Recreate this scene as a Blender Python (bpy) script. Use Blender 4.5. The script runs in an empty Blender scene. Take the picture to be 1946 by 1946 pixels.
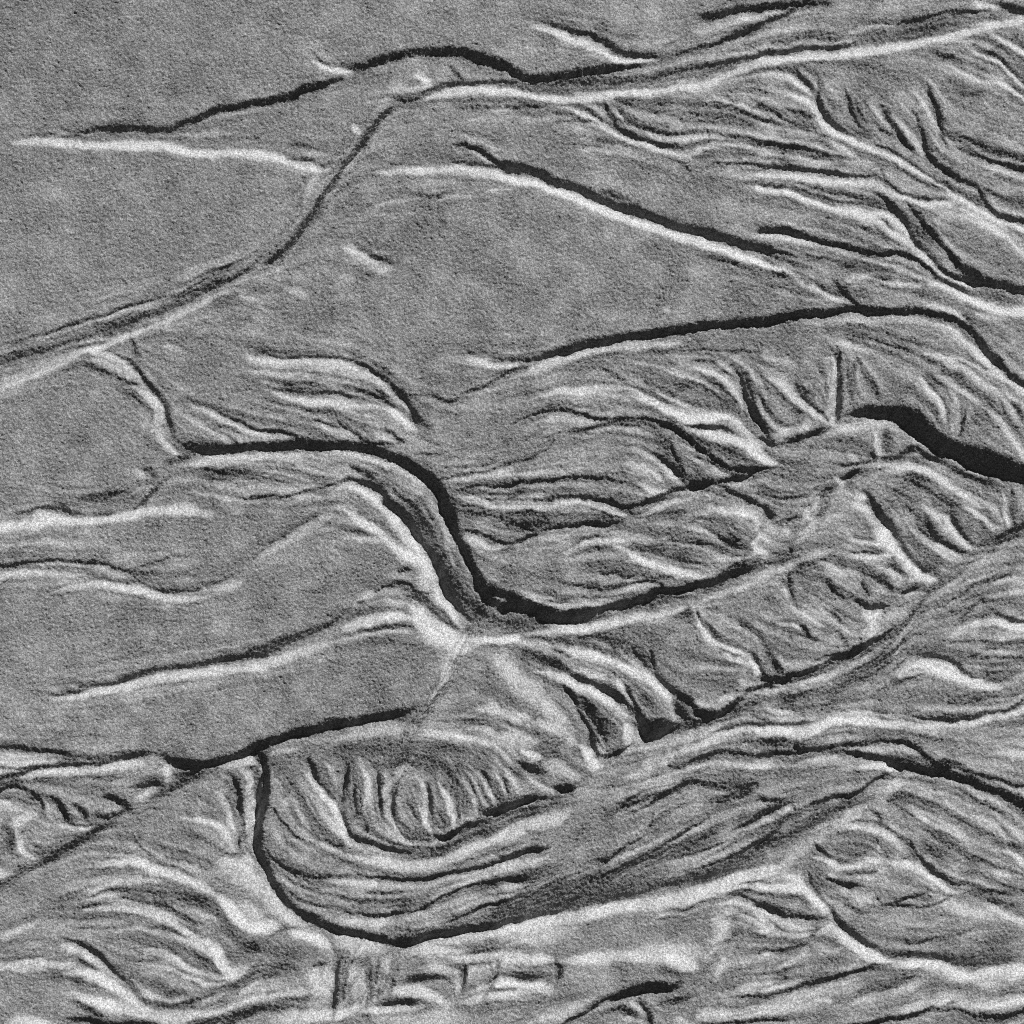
import bpy, math, random
import numpy as np
from mathutils import Vector

scene = bpy.context.scene
R = math.radians

# ------------------------------------------------------------------ camera, sky, sun, exposure
MM = 0.0005                       # metres per photo pixel (photo is 1946 px wide: about 0.97 m of sand)
FRAME = 1946
CAM_H = 2.2
cam_data = bpy.data.cameras.new("camera")
cam_data.sensor_width = 36.0
cam_data.lens = 36.0 * CAM_H / (FRAME * MM)
cam_data.clip_start = 0.05
cam_data.clip_end = 500.0
cam = bpy.data.objects.new("camera", cam_data)
cam.location = (0.0, 0.0, CAM_H)
scene.collection.objects.link(cam)
scene.camera = cam

SUN_AZ = 60.0                     # degrees from picture right, counter-clockwise: light from the upper right
SUN_EL = 17.5
world = bpy.data.worlds.new("World")
scene.world = world
world.use_nodes = True
wn = world.node_tree.nodes
wl = world.node_tree.links
bg = wn["Background"]
sky = wn.new("ShaderNodeTexSky")
sky.sky_type = 'NISHITA'
sky.sun_disc = False
sky.sun_elevation = R(SUN_EL)
sky.sun_rotation = R(90.0 - SUN_AZ)
sky.altitude = 3000.0
sky.air_density = 0.25
sky.dust_density = 0.0
bw = wn.new("ShaderNodeRGBToBW")   # black-and-white photograph: neutral daylight
wl.new(sky.outputs[0], bw.inputs[0])
wl.new(bw.outputs[0], bg.inputs["Color"])
bg.inputs["Strength"].default_value = 0.05

sun_data = bpy.data.lights.new("sun", 'SUN')
sun_data.energy = 5.0
sun_data.angle = R(0.5)
sun_data.color = (1.0, 1.0, 1.0)
sun = bpy.data.objects.new("sun", sun_data)
to_sun = Vector((math.cos(R(SUN_EL)) * math.cos(R(SUN_AZ)),
                 math.cos(R(SUN_EL)) * math.sin(R(SUN_AZ)),
                 math.sin(R(SUN_EL))))
sun.rotation_euler = to_sun.to_track_quat('Z', 'Y').to_euler()
sun.location = to_sun * 3.0
scene.collection.objects.link(sun)

scene.view_settings.view_transform = 'Standard'
scene.view_settings.look = 'None'
scene.view_settings.exposure = 0.75
scene.view_settings.gamma = 1.0
scene.view_settings.use_curve_mapping = False

scene.render.engine = 'CYCLES'
scene.cycles.use_denoising = False             # keep the sand's grain
scene.cycles.filter_width = 1.0

# ------------------------------------------------------------------ traced rills: d = bank falling away from the sun,
# w = bank rising to the sun; width, steepness, then points (in tile units; T sets the tile's corner)
STROKES = """
T 0 0
d 25 .6 100,985 250,985 400,975 480,1000 560,985
d 58 1.0 500,985 700,945 900,940 1100,945 1220,945 1340,900 1480,860 1600,800 1720,780 1850,750 1960,742 )
d 22 .6 440,930 520,970 600,990
w 62 .8 60,1050 250,1040 400,1045 560,1055 800,1065 1000,1060 1150,1065 1300,1100 1480,1130 1700,1115 1850,1145 1960,1152 )
d 18 .35 1500,1010 1700,1000 1932,1015
d 18 .35 1290,1040 1450,1075 1600,1085
T 480 0
d 66 .95 0,760 100,745 200,720 300,700 360,660 440,645 560,600 680,560 (
d 28 .8 430,360 480,420 520,460 640,475
d 78 1.0 600,475 720,480 830,470 950,440 1080,400 1200,380 1350,375 1480,370 1600,390 1750,430 1850,480 1932,520 )
w 38 .9 420,430 520,490 600,520 680,515 750,520
w 45 .75 1190,520 1250,580 1310,630
d 42 .9 1190,690 1300,650 1450,610 1600,600 1750,590 1932,600 )
d 35 .7 1430,480 1530,560 1570,600
d 28 .6 1000,720 1120,740 1230,700
w 72 .85 1230,730 1400,680 1550,655 1700,660 1850,670 1960,682 )
w 25 .5 800,745 950,745 1060,750
d 44 .85 1060,760 980,830 900,910 860,980 800,1060 730,1150 660,1220 600,1330 540,1430 470,1530 400,1630 300,1760 200,1850 110,1932 )
w 60 .85 720,920 800,985
d 20 .45 280,1040 420,1080 560,1100
d 30 .6 240,1150 400,1160 500,1200 620,1190
w 60 .85 -20,1132 130,1150 280,1190 400,1220 500,1250 570,1250 (
w 60 .35 510,1270 430,1370 380,1480
d 52 .95 1500,1050 1620,1085 1700,1120 1760,1180 1830,1220 1950,1245 )
w 25 .7 1570,1090 1680,1150 1740,1190 1800,1225
d 27 .7 1410,1185 1550,1195 1650,1205 1750,1220 1870,1245
d 20 .4 930,1210 1100,1195 1300,1215 1470,1220
w 62 .65 880,1270 1100,1250 1300,1240 1500,1240 1650,1255 1800,1290 1950,1335 )
d 25 .3 1150,1440 1350,1430 1500,1400
w 32 .35 1380,1465 1500,1440 1650,1430
w 32 .35 880,1535 1000,1490 1170,1470
d 22 .3 630,1560 800,1530 920,1510
d 40 .3 1350,1600 1430,1650
d 30 .4 730,1790 850,1850 940,1890
w 36 .4 630,1810 800,1870 920,1920
d 20 .35 1390,760 1600,780 1932,790
w 25 .35 1720,825 1940,810
w 28 .2 1480,905 1680,880
w 30 .3 1940,1380 1850,1400 1680,1425
T 960 0
d 66 1.0 -20,475 60,520 130,560 200,575 350,560 500,540 700,505 900,480 1060,450 (
d 110 .5 -20,620 300,640 600,610 900,580 1200,540 1500,480 1700,440 1932,390 (
d 36 .8 830,580 1100,550 1350,500 1550,455 1700,420 1940,385 )
w 52 .95 -10,670 150,690 300,715 500,720 700,710 900,690 1100,655 1300,630 1450,610 1560,570 1700,520 1850,470 1940,440 ()
d 42 .95 240,145 350,180 450,215 600,240 700,280 780,330 880,370 980,395 1100,400 1200,420
w 50 .8 180,175 350,240 500,300 620,330 720,370 820,420 900,450 1000,430 1110,422
d 40 .75 1150,420 1300,380 1450,330 1600,290 1750,220 1940,130 )
d 42 .7 1480,135 1600,100 1680,60 1800,45 1940,35 )
d 20 .3 1170,330 1280,280 1380,220
w 50 .4 780,525 950,500 1200,470 1400,430 1700,380 1932,320 )
d 20 .6 0,785 150,775 320,760 (
d 40 .7 440,750 560,780 650,840 730,895
w 40 .75 330,780 480,790 600,850 680,890 800,980 950,1040 1050,1070 1200,1110 1350,1140 1450,1090 1550,1050 1700,1060 1940,1112 )
d 46 .9 715,730 750,810 800,880 880,960 1000,1020 1150,1050 1340,1085
d 42 .9 810,770 880,860 970,910 1080,950 1200,970 1350,965 1500,965 1650,985 1780,1010 1940,1052 )
w 42 .5 980,940 1100,1000 1250,1020 1450,1010 1620,1010
w 22 .45 780,790 870,875
d 20 .5 1530,1070 1700,1085 1940,1112 )
d 26 .65 1470,1222 1550,1195 1700,1190 1850,1205 1940,1220 )
d 30 .6 1240,1160 1310,1220 1370,1275
d 20 .5 370,885 500,880 620,880 740,925
d 30 .4 640,1015 820,1065
d 16 .4 1120,1145 1260,1185
d 16 .3 830,1180 1020,1200
w 30 .3 480,1090 700,1100 880,1135
d 20 .45 1240,645 1400,685
d 25 .4 1280,850 1340,950
d 25 .5 1480,735 1700,790 1850,860 1940,890 )
w 30 .45 1540,720 1700,770 1900,825
d 20 .35 1780,645 1940,680 )
d 74 1.0 -10,1200 150,1230 280,1280 400,1340 550,1390 700,1450 850,1510 1000,1550 1150,1600 1300,1660 1450,1700 1600,1745 1750,1790 1940,1843 ()
w 62 1.0 -10,1308 200,1350 350,1395 500,1450 700,1530 900,1610 1050,1660 1200,1700 1350,1750 1500,1800 1650,1850 1800,1910 1860,1935 ()
d 50 .45 680,1385 920,1450
T 1446 0
d 44 .8 -10,45 150,20 300,5 460,-8 (
d 30 .55 -10,175 80,120 200,75 (
d 46 .98 -10,392 130,370 280,345 450,330 650,320 760,300 (
d 92 .5 640,305 1000,230 1300,170 1600,110 1780,75
d 32 .95 980,158 1150,125 1280,95 1400,75 1550,55 1730,43
d 20 .4 780,168 1010,150
d 64 .95 1680,-10 1800,20 1940,70 )
w 42 .5 1560,-5 1770,35
w 56 .85 -10,452 200,430 400,410 600,395 800,370 1000,330 1200,300 1400,260 1600,200 1750,160 1940,130 ()
w 30 .35 630,235 800,190 1020,163
w 30 .3 230,305 520,280
w 46 .9 1620,190 1750,260 1830,310 1940,372 )
d 50 .5 1840,220 1940,305 )
d 52 .95 1540,300 1640,370 1750,400 1810,450 1870,530 1940,625 )
w 42 .85 1540,385 1680,430 1770,460 1830,510 1880,570 1940,645 )
d 36 .8 1780,570 1870,640 1940,705 )
w 40 .65 1220,395 1380,460 1500,530 1620,580 1750,610 1850,660 1940,722 )
d 40 .4 1250,365 1400,410 1500,445
d 30 .45 1430,655 1560,680 1670,692
d 38 .75 240,460 300,550 370,620 410,680
d 42 .85 430,550 435,700 450,790 500,870 600,940 720,990
w 50 .95 150,685 300,720 370,760 420,830 460,900 530,950 650,1010 750,1050 850,1090 950,1150 1100,1230 1250,1310 1380,1400 1480,1460 1600,1530 1750,1610 1850,1640 1940,1683 )
w 40 .5 170,530 290,610 380,690
d 32 .7 -10,765 100,830 200,880 330,920 490,938 (
d 26 .6 190,795 300,830 440,855
d 46 .9 -10,1040 150,1055 300,1075 450,1110 600,1140 720,1165 (
w 40 .5 -10,1130 200,1140 400,1180 620,1190 (
w 60 .4 -10,920 200,960 460,1000 (
w 42 .6 480,1000 600,1070 710,1140
d 36 .9 -10,1220 200,1225 400,1245 600,1270 750,1290 890,1315 (
d 36 .75 820,1180 880,1230 910,1310 980,1370 1080,1420 1200,1450 1350,1460 1460,1460
w 46 .75 -10,1290 200,1290 350,1310 500,1330 700,1330 830,1350 930,1400 1050,1440 1200,1490 1350,1490 1500,1480 (
d 26 .6 1230,1330 1350,1390 1410,1425
d 22 .5 930,1170 1050,1240 1170,1295
d 26 .6 860,1030 1000,1120 1150,1220 1300,1320 1450,1400 1580,1470
d 36 .7 590,600 660,720 680,820 740,920 850,990
d 26 .6 700,730 740,830 800,895
d 48 .85 880,750 950,850 1030,950 1060,1030 1140,1120
w 36 .55 790,725 900,860 1020,990
w 42 .65 970,820 1080,950 1160,1050 1220,1120
d 26 .6 870,920 1010,995
d 48 .95 1125,780 1160,900 1200,1000 1230,1100 1300,1190 1400,1260 1500,1320 1600,1370 1660,1460 1750,1550 1940,1612 )
w 42 .5 1090,630 1180,720 1250,850 1330,970 1400,1080 1460,1170
d 42 .8 1225,590 1270,720 1320,850 1340,950 1370,1050 1450,1140
d 46 .85 1350,950 1450,990 1550,1040 1700,1090 1850,1140 1940,1172 )
d 42 .9 1410,1065 1520,1110 1620,1140 1750,1180 1940,1222 )
w 26 .55 1400,980 1550,1070 1680,1140 1800,1170 1940,1195 )
w 42 .45 1450,1095 1600,1180 1750,1240 1940,1292 )
d 42 .4 1580,1375 1800,1430 1940,1472 )
w 42 .75 -10,1388 200,1420 350,1470 500,1520 650,1550 800,1590 900,1650 1000,1720 1120,1800 1200,1880 1240,1940 ()
d 26 .5 -10,1360 200,1370 400,1420 600,1480 750,1490 900,1540 1000,1565 (
w 36 .85 780,1565 920,1590 1020,1640 1080,1710 1130,1790 1210,1880
d 52 1.0 800,1390 900,1450 990,1540 1060,1620 1110,1720 1180,1810 1260,1900 1290,1940 )
d 46 .95 1050,1445 1130,1550 1200,1640 1280,1720 1350,1820 1440,1910 1465,1940 )
d 36 .6 810,1640 920,1730 1060,1815
d 26 .5 880,1610 1010,1695
d 46 1.0 -10,1690 150,1695 300,1730 450,1770 600,1810 750,1855 880,1875 960,1855 1100,1870 1190,1940 ()
w 40 .5 -10,1730 200,1750 420,1805 (
w 26 .5 830,1780 1010,1845
d 36 .7 -10,1828 200,1870 270,1895 (
w 46 .65 1450,1505 1600,1620 1750,1700 1850,1780 1940,1865 )
d 30 .45 1780,1640 1940,1722 )
T 0 480
d 28 .75 -10,672 120,645 250,605 400,570 550,525 700,480 850,425 1000,375 1150,335 1300,290 1400,245 1530,180 (
d 24 .7 1480,140 1600,115 1700,80 1780,45
d 60 .35 -10,780 150,745 300,710 500,650 700,580 900,520 1100,440 1300,370 1500,290 1700,190 1850,90 1960,-20 (
d 22 .4 -10,785 120,760 250,725 400,690
d 22 .4 750,530 900,470 1050,410
w 30 .35 100,690 300,620 500,570 800,470 1100,370 1400,230 1600,140
w 36 .75 -10,1000 100,960 250,905 400,840 500,800 620,730 750,690 900,610 1050,560 1200,505 1350,430 1500,370 1620,310 1740,290 (
w 46 .55 600,735 750,750 860,790 940,850 1020,910 1080,970
w 46 .75 700,740 850,780 930,840 1010,900 1060,950
w 50 .75 900,975 1000,1000 1080,1050 1140,1110 1170,1180 1150,1250 1170,1320 1210,1390 1260,1450 1330,1510
d 44 .95 750,700 850,745 950,790 1020,870 1080,950 1140,1020 1190,1100 1230,1200 1260,1300 1290,1380 1380,1410
d 32 .7 940,610 990,700 1040,790
d 20 .5 1120,920 1190,1000 1220,1050
d 76 1.0 1240,1330 1320,1390 1430,1420 1550,1445 1700,1440 1850,1425 1960,1418 )
d 40 .5 600,790 720,860 820,890
d 28 .5 780,880 900,920 1010,965 1060,965
d 30 .85 1330,1050 1450,1095 1580,1155 1700,1220 1820,1270 1950,1310 )
d 26 .7 1490,1260 1580,1310 1680,1360 1760,1405
w 30 .55 1330,1090 1500,1160 1680,1250 1800,1300 1940,1340 )
w 40 .35 1480,1290 1600,1350 1700,1400
d 20 .6 1770,690 1860,700 1945,715 )
d 20 .3 1480,490 1560,530
d 20 .35 1240,640 1330,680 1450,720
w 40 .3 1170,690 1300,690 1330,740
w 50 .4 1740,290 1850,340 1932,380
w 40 .45 1780,760 1880,770 1960,775 )
d 60 .55 1180,1550 1300,1520 1430,1490
d 40 .7 1050,1585 1110,1590
d 46 .4 1080,1600 1150,1650
w 46 .6 1000,1600 1050,1640
d 36 .55 1250,1620 1180,1690 1110,1760 1010,1850 930,1900
d 46 .65 560,1810 700,1790 850,1760 980,1745
d 36 .9 90,1915 220,1900 300,1880 400,1885 500,1905 640,1935
d 30 .6 400,1840 470,1870 520,1900
w 46 .6 1380,1560 1550,1520 1700,1510 1940,1500 )
w 36 .4 1520,1760 1620,1800 1720,1830
w 40 .3 1380,1740 1500,1770 1660,1810
d 22 .4 1780,1800 1940,1810 )
w 66 .6 930,1935 1050,1905 1200,1890 1350,1880 1500,1915 1600,1925
d 18 .35 1430,1560 1600,1600 1800,1640 1932,1680
d 18 .35 1500,1640 1700,1690 1932,1750
T 480 480
d 32 .85 -10,712 100,735 200,765 350,760 500,765 650,775 760,800 860,850
d 52 1.0 720,785 800,825 900,880 1000,960 1090,1020 1140,1100 1190,1190 1250,1250 1350,1280
w 50 .75 -10,780 150,800 350,810 550,815 700,840 800,890 880,920 980,980 1050,1070 1110,1140 1170,1200 (
w 46 .5 960,1000 1060,1070 1140,1160 1160,1200
d 34 .8 640,960 750,1000 850,1030 940,1060 1000,1100 1060,1150 1110,1180
d 34 .7 890,980 960,1030 1010,1060
d 34 .7 90,940 140,980 250,1000 400,1020 550,1030 700,1020
d 24 .5 530,990 650,1045 800,1060
w 54 .7 120,1010 250,1050 400,1090 600,1100 750,1125 900,1140 1000,1160
w 62 1.0 950,1140 1040,1175 1110,1240 1160,1290 1220,1340
d 26 .75 440,1205 540,1250 650,1285
d 36 .9 610,1215 680,1280 770,1340 860,1385 960,1405 1100,1400
d 36 .85 930,1290 1020,1330 1080,1375 1120,1390
w 46 .5 880,1330 960,1360 1060,1395
w 50 .5 500,1260 600,1320 700,1370 800,1410
d 36 .9 -10,1280 130,1310 280,1350 400,1385 500,1400 (
w 30 .4 -10,1325 150,1360 300,1390
d 84 1.0 -10,1420 200,1420 400,1415 600,1410 750,1415 900,1450 1050,1510 1180,1570 1270,1640 1350,1720 1410,1810 1470,1960 ()
w 50 .5 -10,1490 200,1480 500,1480 750,1500 900,1530 1050,1580 1150,1640 1250,1740 1330,1850
d 22 .6 1090,1030 1200,1040 1300,1050
d 36 .65 1280,1045 1380,1080 1450,1095 1530,1080
d 36 .45 1500,1060 1620,1010 1750,950 1850,890 1940,850 )
d 16 .5 1140,1480 1300,1475 1430,1455
d 20 .4 1480,1610 1640,1620 1780,1580 1932,1540
d 18 .6 1340,1670 1480,1640 1640,1625
d 22 .6 1450,1740 1640,1720 1800,1710 1932,1700 )
d 26 .7 1480,1770 1600,1780 1700,1810 1800,1815 1940,1805 )
w 30 .4 1370,1675 1500,1670 1700,1640 1932,1590
w 40 .5 1480,1780 1600,1800 1700,1840 1800,1870
d 20 .6 1700,740 1800,770 1940,782 )
w 44 .7 1560,780 1700,820 1800,830 1940,825 )
d 34 .4 1540,720 1640,760
w 36 .45 780,0 870,60 950,120 1040,110
d 44 .45 820,0 950,40 1060,90
w 40 .3 230,250 320,290 420,340
d 36 .35 -20,350 100,390 280,450 360,480
w 40 .3 -20,360 80,410 160,480
d 30 .25 480,290 620,300
d 26 .75 -10,1790 150,1790 280,1780 400,1750 550,1710 660,1670 (
d 62 1.0 640,1680 720,1655 800,1670 900,1720 980,1790 1060,1860 1150,1950 )
d 50 .7 690,1560 800,1590 870,1640 900,1700
w 66 .85 620,1740 700,1710 780,1730 860,1790 950,1860 1040,1932
w 50 .4 600,1890 700,1870 780,1932
d 36 .5 840,1650 950,1700 1080,1780 1200,1880 1260,1960
d 26 .4 950,1640 1100,1740 1250,1850
d 20 .4 -10,1560 200,1580 450,1640 650,1660
d 22 .4 -10,1640 200,1680 400,1730
w 26 .4 -10,1600 200,1620 400,1680 480,1720
w 26 .4 300,1560 500,1610 700,1650
T 960 480
w 42 .7 1550,0 1700,40 1850,90 1940,120 )
d 40 .4 1380,10 1550,50 1700,90 1800,140 1932,200
d 26 .4 1090,230 1150,260 1200,280
d 22 .3 1090,320 1160,360
w 40 .3 1150,400 1200,430
d 28 .8 -10,770 80,785 180,800
d 70 1.0 120,790 230,780 350,740 450,720 520,685 650,660 800,640 950,610 1100,585 1300,560 1500,535 1700,515 1940,490 )
w 36 .6 -10,830 80,835 (
d 30 .5 -10,870 80,850 180,830 (
w 60 .55 0,950 150,890 300,830 450,770 650,720 850,690 1100,670 1300,660
w 30 .3 500,750 800,700 1000,690
d 36 .5 700,850 850,930 900,970
d 40 .6 850,960 950,985 1050,1020 1120,1060 1230,1110 1300,1150
d 32 .65 1000,910 1060,990 1150,1060 1260,1110
w 52 .9 840,985 930,1010 1020,1060 1120,1120 1220,1180 1320,1220 1430,1235 1540,1210 1640,1200 1700,1230 1760,1300 1830,1360
w 56 .6 250,1060 400,1020 600,1010 800,1000 900,1005
w 36 .5 1180,880 1290,910 1420,950 1500,1000 1600,1060 1700,1130 1730,1170
d 36 .6 1290,930 1430,970 1550,1040 1650,1090 1710,1140
d 30 .5 1430,900 1550,960 1640,1020 1730,1110
w 40 .6 1340,840 1480,870 1580,920 1660,980 1720,1070 1760,1170
d 30 .6 1580,860 1660,900 1700,970
d 46 .85 1640,800 1720,880 1760,980 1800,1100 1850,1200 1910,1310 1960,1380 )
d 36 .8 1760,850 1800,980 1830,1080 1870,1190 1940,1300
w 26 .5 1540,800 1640,860 1690,940 1720,1020
d 26 .6 1760,1150 1820,1220 1870,1300
d 34 .85 30,1260 130,1220 220,1185 350,1160 470,1165 600,1195 700,1225 800,1260
d 30 .7 770,1215 900,1220 1000,1225
d 46 1.0 960,1220 1100,1230 1200,1260 1300,1320 1400,1400 1500,1480 1600,1550 1680,1580 1800,1580 1950,1580 )
d 30 .75 330,1310 450,1320 550,1315 660,1275 780,1265 900,1270 1010,1280
w 40 .4 250,1240 400,1200 550,1220 680,1260
w 40 .35 600,1320 800,1290 1000,1310 1080,1340
d 22 .6 -10,1560 100,1530 200,1500 280,1450 (
d 18 .45 250,1480 320,1430 380,1380
d 34 .7 1290,1240 1400,1275 1500,1280 1600,1280 1680,1310 1730,1350
w 66 .9 1290,1240 1420,1310 1560,1340 1700,1380 1790,1440 1870,1500 1950,1550 )
w 50 .8 1700,1380 1800,1400 1880,1470 1950,1530 )
w 36 .5 1320,1480 1450,1540 1560,1600 1680,1640
d 28 .6 1100,1340 1200,1380 1240,1450 1280,1540 1330,1620 1380,1660
d 62 .85 1090,1460 1170,1530 1240,1590 1290,1650 1350,1690
d 26 .5 1360,1470 1450,1530 1540,1600
d 26 .5 1480,1510 1600,1590 1700,1630
d 80 1.0 1330,1700 1440,1690 1560,1690
d 44 .9 1540,1680 1650,1660 1750,1640 1850,1600 1940,1590
d 46 .7 950,1870 1060,1810 1180,1760 1300,1725 1370,1700
d 40 .95 1560,1700 1650,1740 1740,1780 1830,1830 1900,1880 1960,1940 )
w 50 .7 1110,1480 1180,1560 1250,1640 1300,1690
w 60 .4 800,1540 950,1560 1060,1600 1150,1690 1230,1720
d 24 .5 1040,1590 1100,1660 1170,1690
d 20 .4 990,1720 1060,1760
w 30 .5 1000,1700 1090,1750 1200,1730
d 28 .9 -10,1700 130,1690 280,1670 400,1655 550,1650 700,1655 820,1675 950,1690 (
d 44 .95 280,1790 420,1795 550,1790 650,1805 780,1830 870,1870 960,1890
d 26 .8 -10,1815 150,1820 280,1815 420,1800 (
w 40 .5 -10,1870 150,1865 300,1860 450,1830 600,1840 750,1870 900,1925 (
d 20 .45 600,1880 750,1910
w 40 .5 1000,1930 1100,1880 1250,1830 1400,1800
w 36 .6 1500,1870 1650,1870 1750,1890 1820,1930
w 36 .4 1600,1690 1750,1700 1900,1690
w 30 .5 1660,1850 1780,1900
d 20 .45 1250,720 1500,700 1700,710 1932,730
d 20 .4 1000,705 1200,715 1400,705
d 20 .4 1350,780 1500,790 1600,820
T 1446 480
w 46 .75 -10,90 100,110 220,160 350,235 500,310 600,350 700,400 (
d 46 .75 0,120 150,150 290,190 380,235 500,290 580,310 650,340
d 40 .9 560,220 630,300 700,370 760,410
d 20 .6 540,210 600,270
d 36 .35 50,20 200,70 350,130
d 64 1.0 -10,510 100,485 250,460 400,445 600,425 750,415 900,425 1050,430 1200,435 1300,455 1400,485 1500,535 1580,600 1650,680 1720,770 1800,870 1960,985 ()
d 46 .95 640,-10 750,0 900,15 1000,5 1100,20
d 60 .95 1080,15 1180,70 1270,130 1330,190 1410,220 1500,275 1600,305
w 46 .9 1130,0 1210,60 1280,110 1330,160 1420,205
w 36 .7 1350,180 1480,215 1560,240
d 62 .95 1190,-10 1260,50 1330,120 1400,160 1500,180 1600,215 1700,235
d 70 1.0 1380,-10 1460,70 1550,140 1640,200 1750,235 1960,265 )
d 40 .45 1560,270 1700,310 1960,360
w 74 1.0 1190,235 1300,245 1380,280 1480,320 1600,370 1700,405 1800,420 1960,430 )
w 50 .5 850,200 950,225 1100,230 1220,235
d 30 .6 830,165 900,190 980,210
d 30 .4 1000,215 1180,205
w 50 .5 1180,380 1320,400 1430,440 1500,500
w 60 .4 620,190 800,170
d 36 .6 1480,450 1530,500 1570,560
w 40 .4 1560,450 1700,470 1850,480
d 20 .5 1760,490 1840,530 1932,590
w 60 .3 200,530 600,500 1000,490 1300,510
w 46 .65 1240,500 1400,570 1520,660 1620,760 1720,870 1860,970
w 36 .5 1150,740 1350,770 1500,790 1620,840 1750,910 1850,970 1960,1020 )
d 26 .5 1500,700 1580,800 1680,870 1750,900
d 30 .6 1500,770 1600,810 1700,860
w 24 .4 1380,620 1550,740 1700,860
d 30 .85 530,655 570,690 580,760 575,850 565,950
w 42 .9 470,775 540,785 550,870 545,980 540,1080 520,1180 515,1260
w 44 .7 530,1090 515,1180 530,1280
d 50 .6 600,830 590,1000 570,1180 560,1250
d 60 .35 700,760 680,900 660,1050
d 26 .55 760,820 830,950 870,1060 890,1100
d 20 .45 640,850 660,950
w 30 .4 560,640 700,700 800,760
w 20 .3 700,640 900,680 1100,740 1250,840
d 20 .35 600,600 850,640 1000,690 1150,760
d 20 .3 800,580 1000,620 1200,680 1350,740
d 20 .35 900,760 1050,850 1150,900
d 30 .7 1180,890 1250,950 1300,1030 1340,1110 1370,1200 1390,1310
d 30 .5 1190,870 1290,930 1350,980
w 36 .6 1160,900 1230,990 1290,1060 1330,1160 1360,1260
d 22 .5 1220,1070 1280,1180
w 26 .5 1370,990 1430,1100 1440,1200
d 30 .7 1500,1140 1480,1250 1450,1380
w 30 .35 1300,900 1400,980 1520,1050 1640,1110
w 42 .6 1640,1130 1730,1200 1800,1300 1880,1420 1950,1510 )
w 36 .4 1340,780 1500,870 1700,1000 1850,1150 1940,1300
d 26 .5 1640,1160 1700,1250 1780,1310
d 30 .5 1740,1050 1790,1150 1840,1230 1932,1330
d 32 .65 1840,1060 1890,1160 1932,1250
w 36 .6 1780,1010 1840,1050 1880,1110
w 40 .5 1850,1010 1960,1060 )
s 110 1.0 650,1190 760,1175 880,1170 1000,1180 1100,1230 1200,1310
s 190 1.0 830,1175 980,1185 1100,1235 1230,1340 1350,1425 1500,1480 1650,1530 1800,1590 2000,1640 )
d 60 .6 1150,1430 1250,1500 1380,1560
d 50 .5 560,1255 700,1240 800,1230
w 80 .5 480,1340 600,1290 740,1260 860,1260 950,1290
w 36 .8 850,1310 850,1400 860,1460 880,1530
d 80 .45 940,1300 930,1420 920,1500
d 40 .6 800,1470 860,1530
d 50 .6 880,1520 1000,1490 1130,1450 1200,1420
d 36 .6 560,1560 680,1550 800,1540 880,1530
w 36 .4 620,1470 720,1510
d 40 .8 -10,1330 60,1390 130,1410
d 44 .8 100,1410 200,1380 320,1350 400,1310 500,1290 560,1300
d 30 .4 -10,1420 100,1480
w 60 .8 -10,1480 40,1520 90,1570
d 16 .5 20,1575 80,1580
d 40 .8 250,960 310,1040 380,1110 450,1190 500,1240
w 52 .65 20,900 120,950 220,1040 330,1130 420,1200 490,1260
w 40 .3 -10,760 150,790 330,860
d 30 .5 10,960 80,1050
d 26 .45 0,1050 50,1200
d 30 .4 230,950 330,1000 400,1060
w 60 .5 100,1330 250,1300 380,1230
w 44 .9 540,1650 580,1680 610,1710
d 44 .6 580,1680 650,1640 750,1580
d 60 .45 440,1780 520,1720 640,1640
d 26 .6 -10,1760 120,1800 250,1800 390,1770 (
w 30 .5 440,1770 400,1850 380,1900
d 26 .5 -10,1860 30,1900 60,1940
w 50 .5 800,1650 950,1600 1100,1590 1220,1610 1350,1680 1450,1730
w 50 .5 1180,1610 1300,1650 1400,1710 1520,1800 1640,1890
d 26 .5 1400,1680 1520,1740 1650,1810 1750,1860
d 40 .9 760,1720 820,1820 870,1900 900,1940 )
w 46 .6 680,1740 760,1800 820,1880 860,1940
d 30 .5 1050,1640 1200,1720 1340,1800 1450,1880
d 26 .4 900,1700 1050,1780 1200,1850
w 30 .5 1180,1850 1280,1900 1330,1932
d 60 .5 1360,1590 1550,1640 1700,1680 1800,1720
w 26 .6 1780,1740 1810,1850 1800,1932
d 40 .5 1850,1720 1860,1850 1850,1932
T 0 960
d 36 .9 90,58 220,42 300,25 400,28 500,50 640,78
d 40 .35 640,78 750,60 850,50
w 68 .75 -10,155 120,150 250,130 400,110 550,125 700,120 850,90 1000,65 1150,45 1300,40 1450,60 1590,72 (
w 36 .4 200,90 320,70 430,90
w 20 .25 180,330 300,340
d 32 .9 -10,445 150,425 300,405 420,402 550,410 700,425 820,445 900,465 980,510 1060,590 1130,620 (
d 32 .7 1080,600 1180,630 1280,635 1400,630 1500,610
d 22 .6 660,530 780,545 900,560 1000,590 1080,620
w 40 .4 680,460 800,500 950,540
d 22 .45 930,470 1050,445 1180,410 1300,370
d 40 .3 1250,380 1420,370
w 44 .6 -10,525 120,500 250,490 400,505 550,512 650,490 (
w 30 .4 400,640 520,600 620,570
w 56 .75 540,600 680,570 800,590 920,605 1020,625 1100,660 1200,685 1330,690 1450,680 1560,650
w 60 .3 1560,640 1680,590 1800,550
d 50 .25 1450,570 1600,560 1720,500
d 46 .8 560,1300 680,1325 800,1310 900,1280 1000,1240 1150,1200 1300,1180 1450,1165 1600,1140 1750,1110 1960,1095 )
d 24 .6 350,1375 430,1395 520,1380 620,1345
w 60 .8 360,1420 500,1420 620,1395 750,1365 900,1340 1050,1310 1200,1270 1350,1245 1500,1235 1650,1215 1800,1200 1950,1190 )
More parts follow.
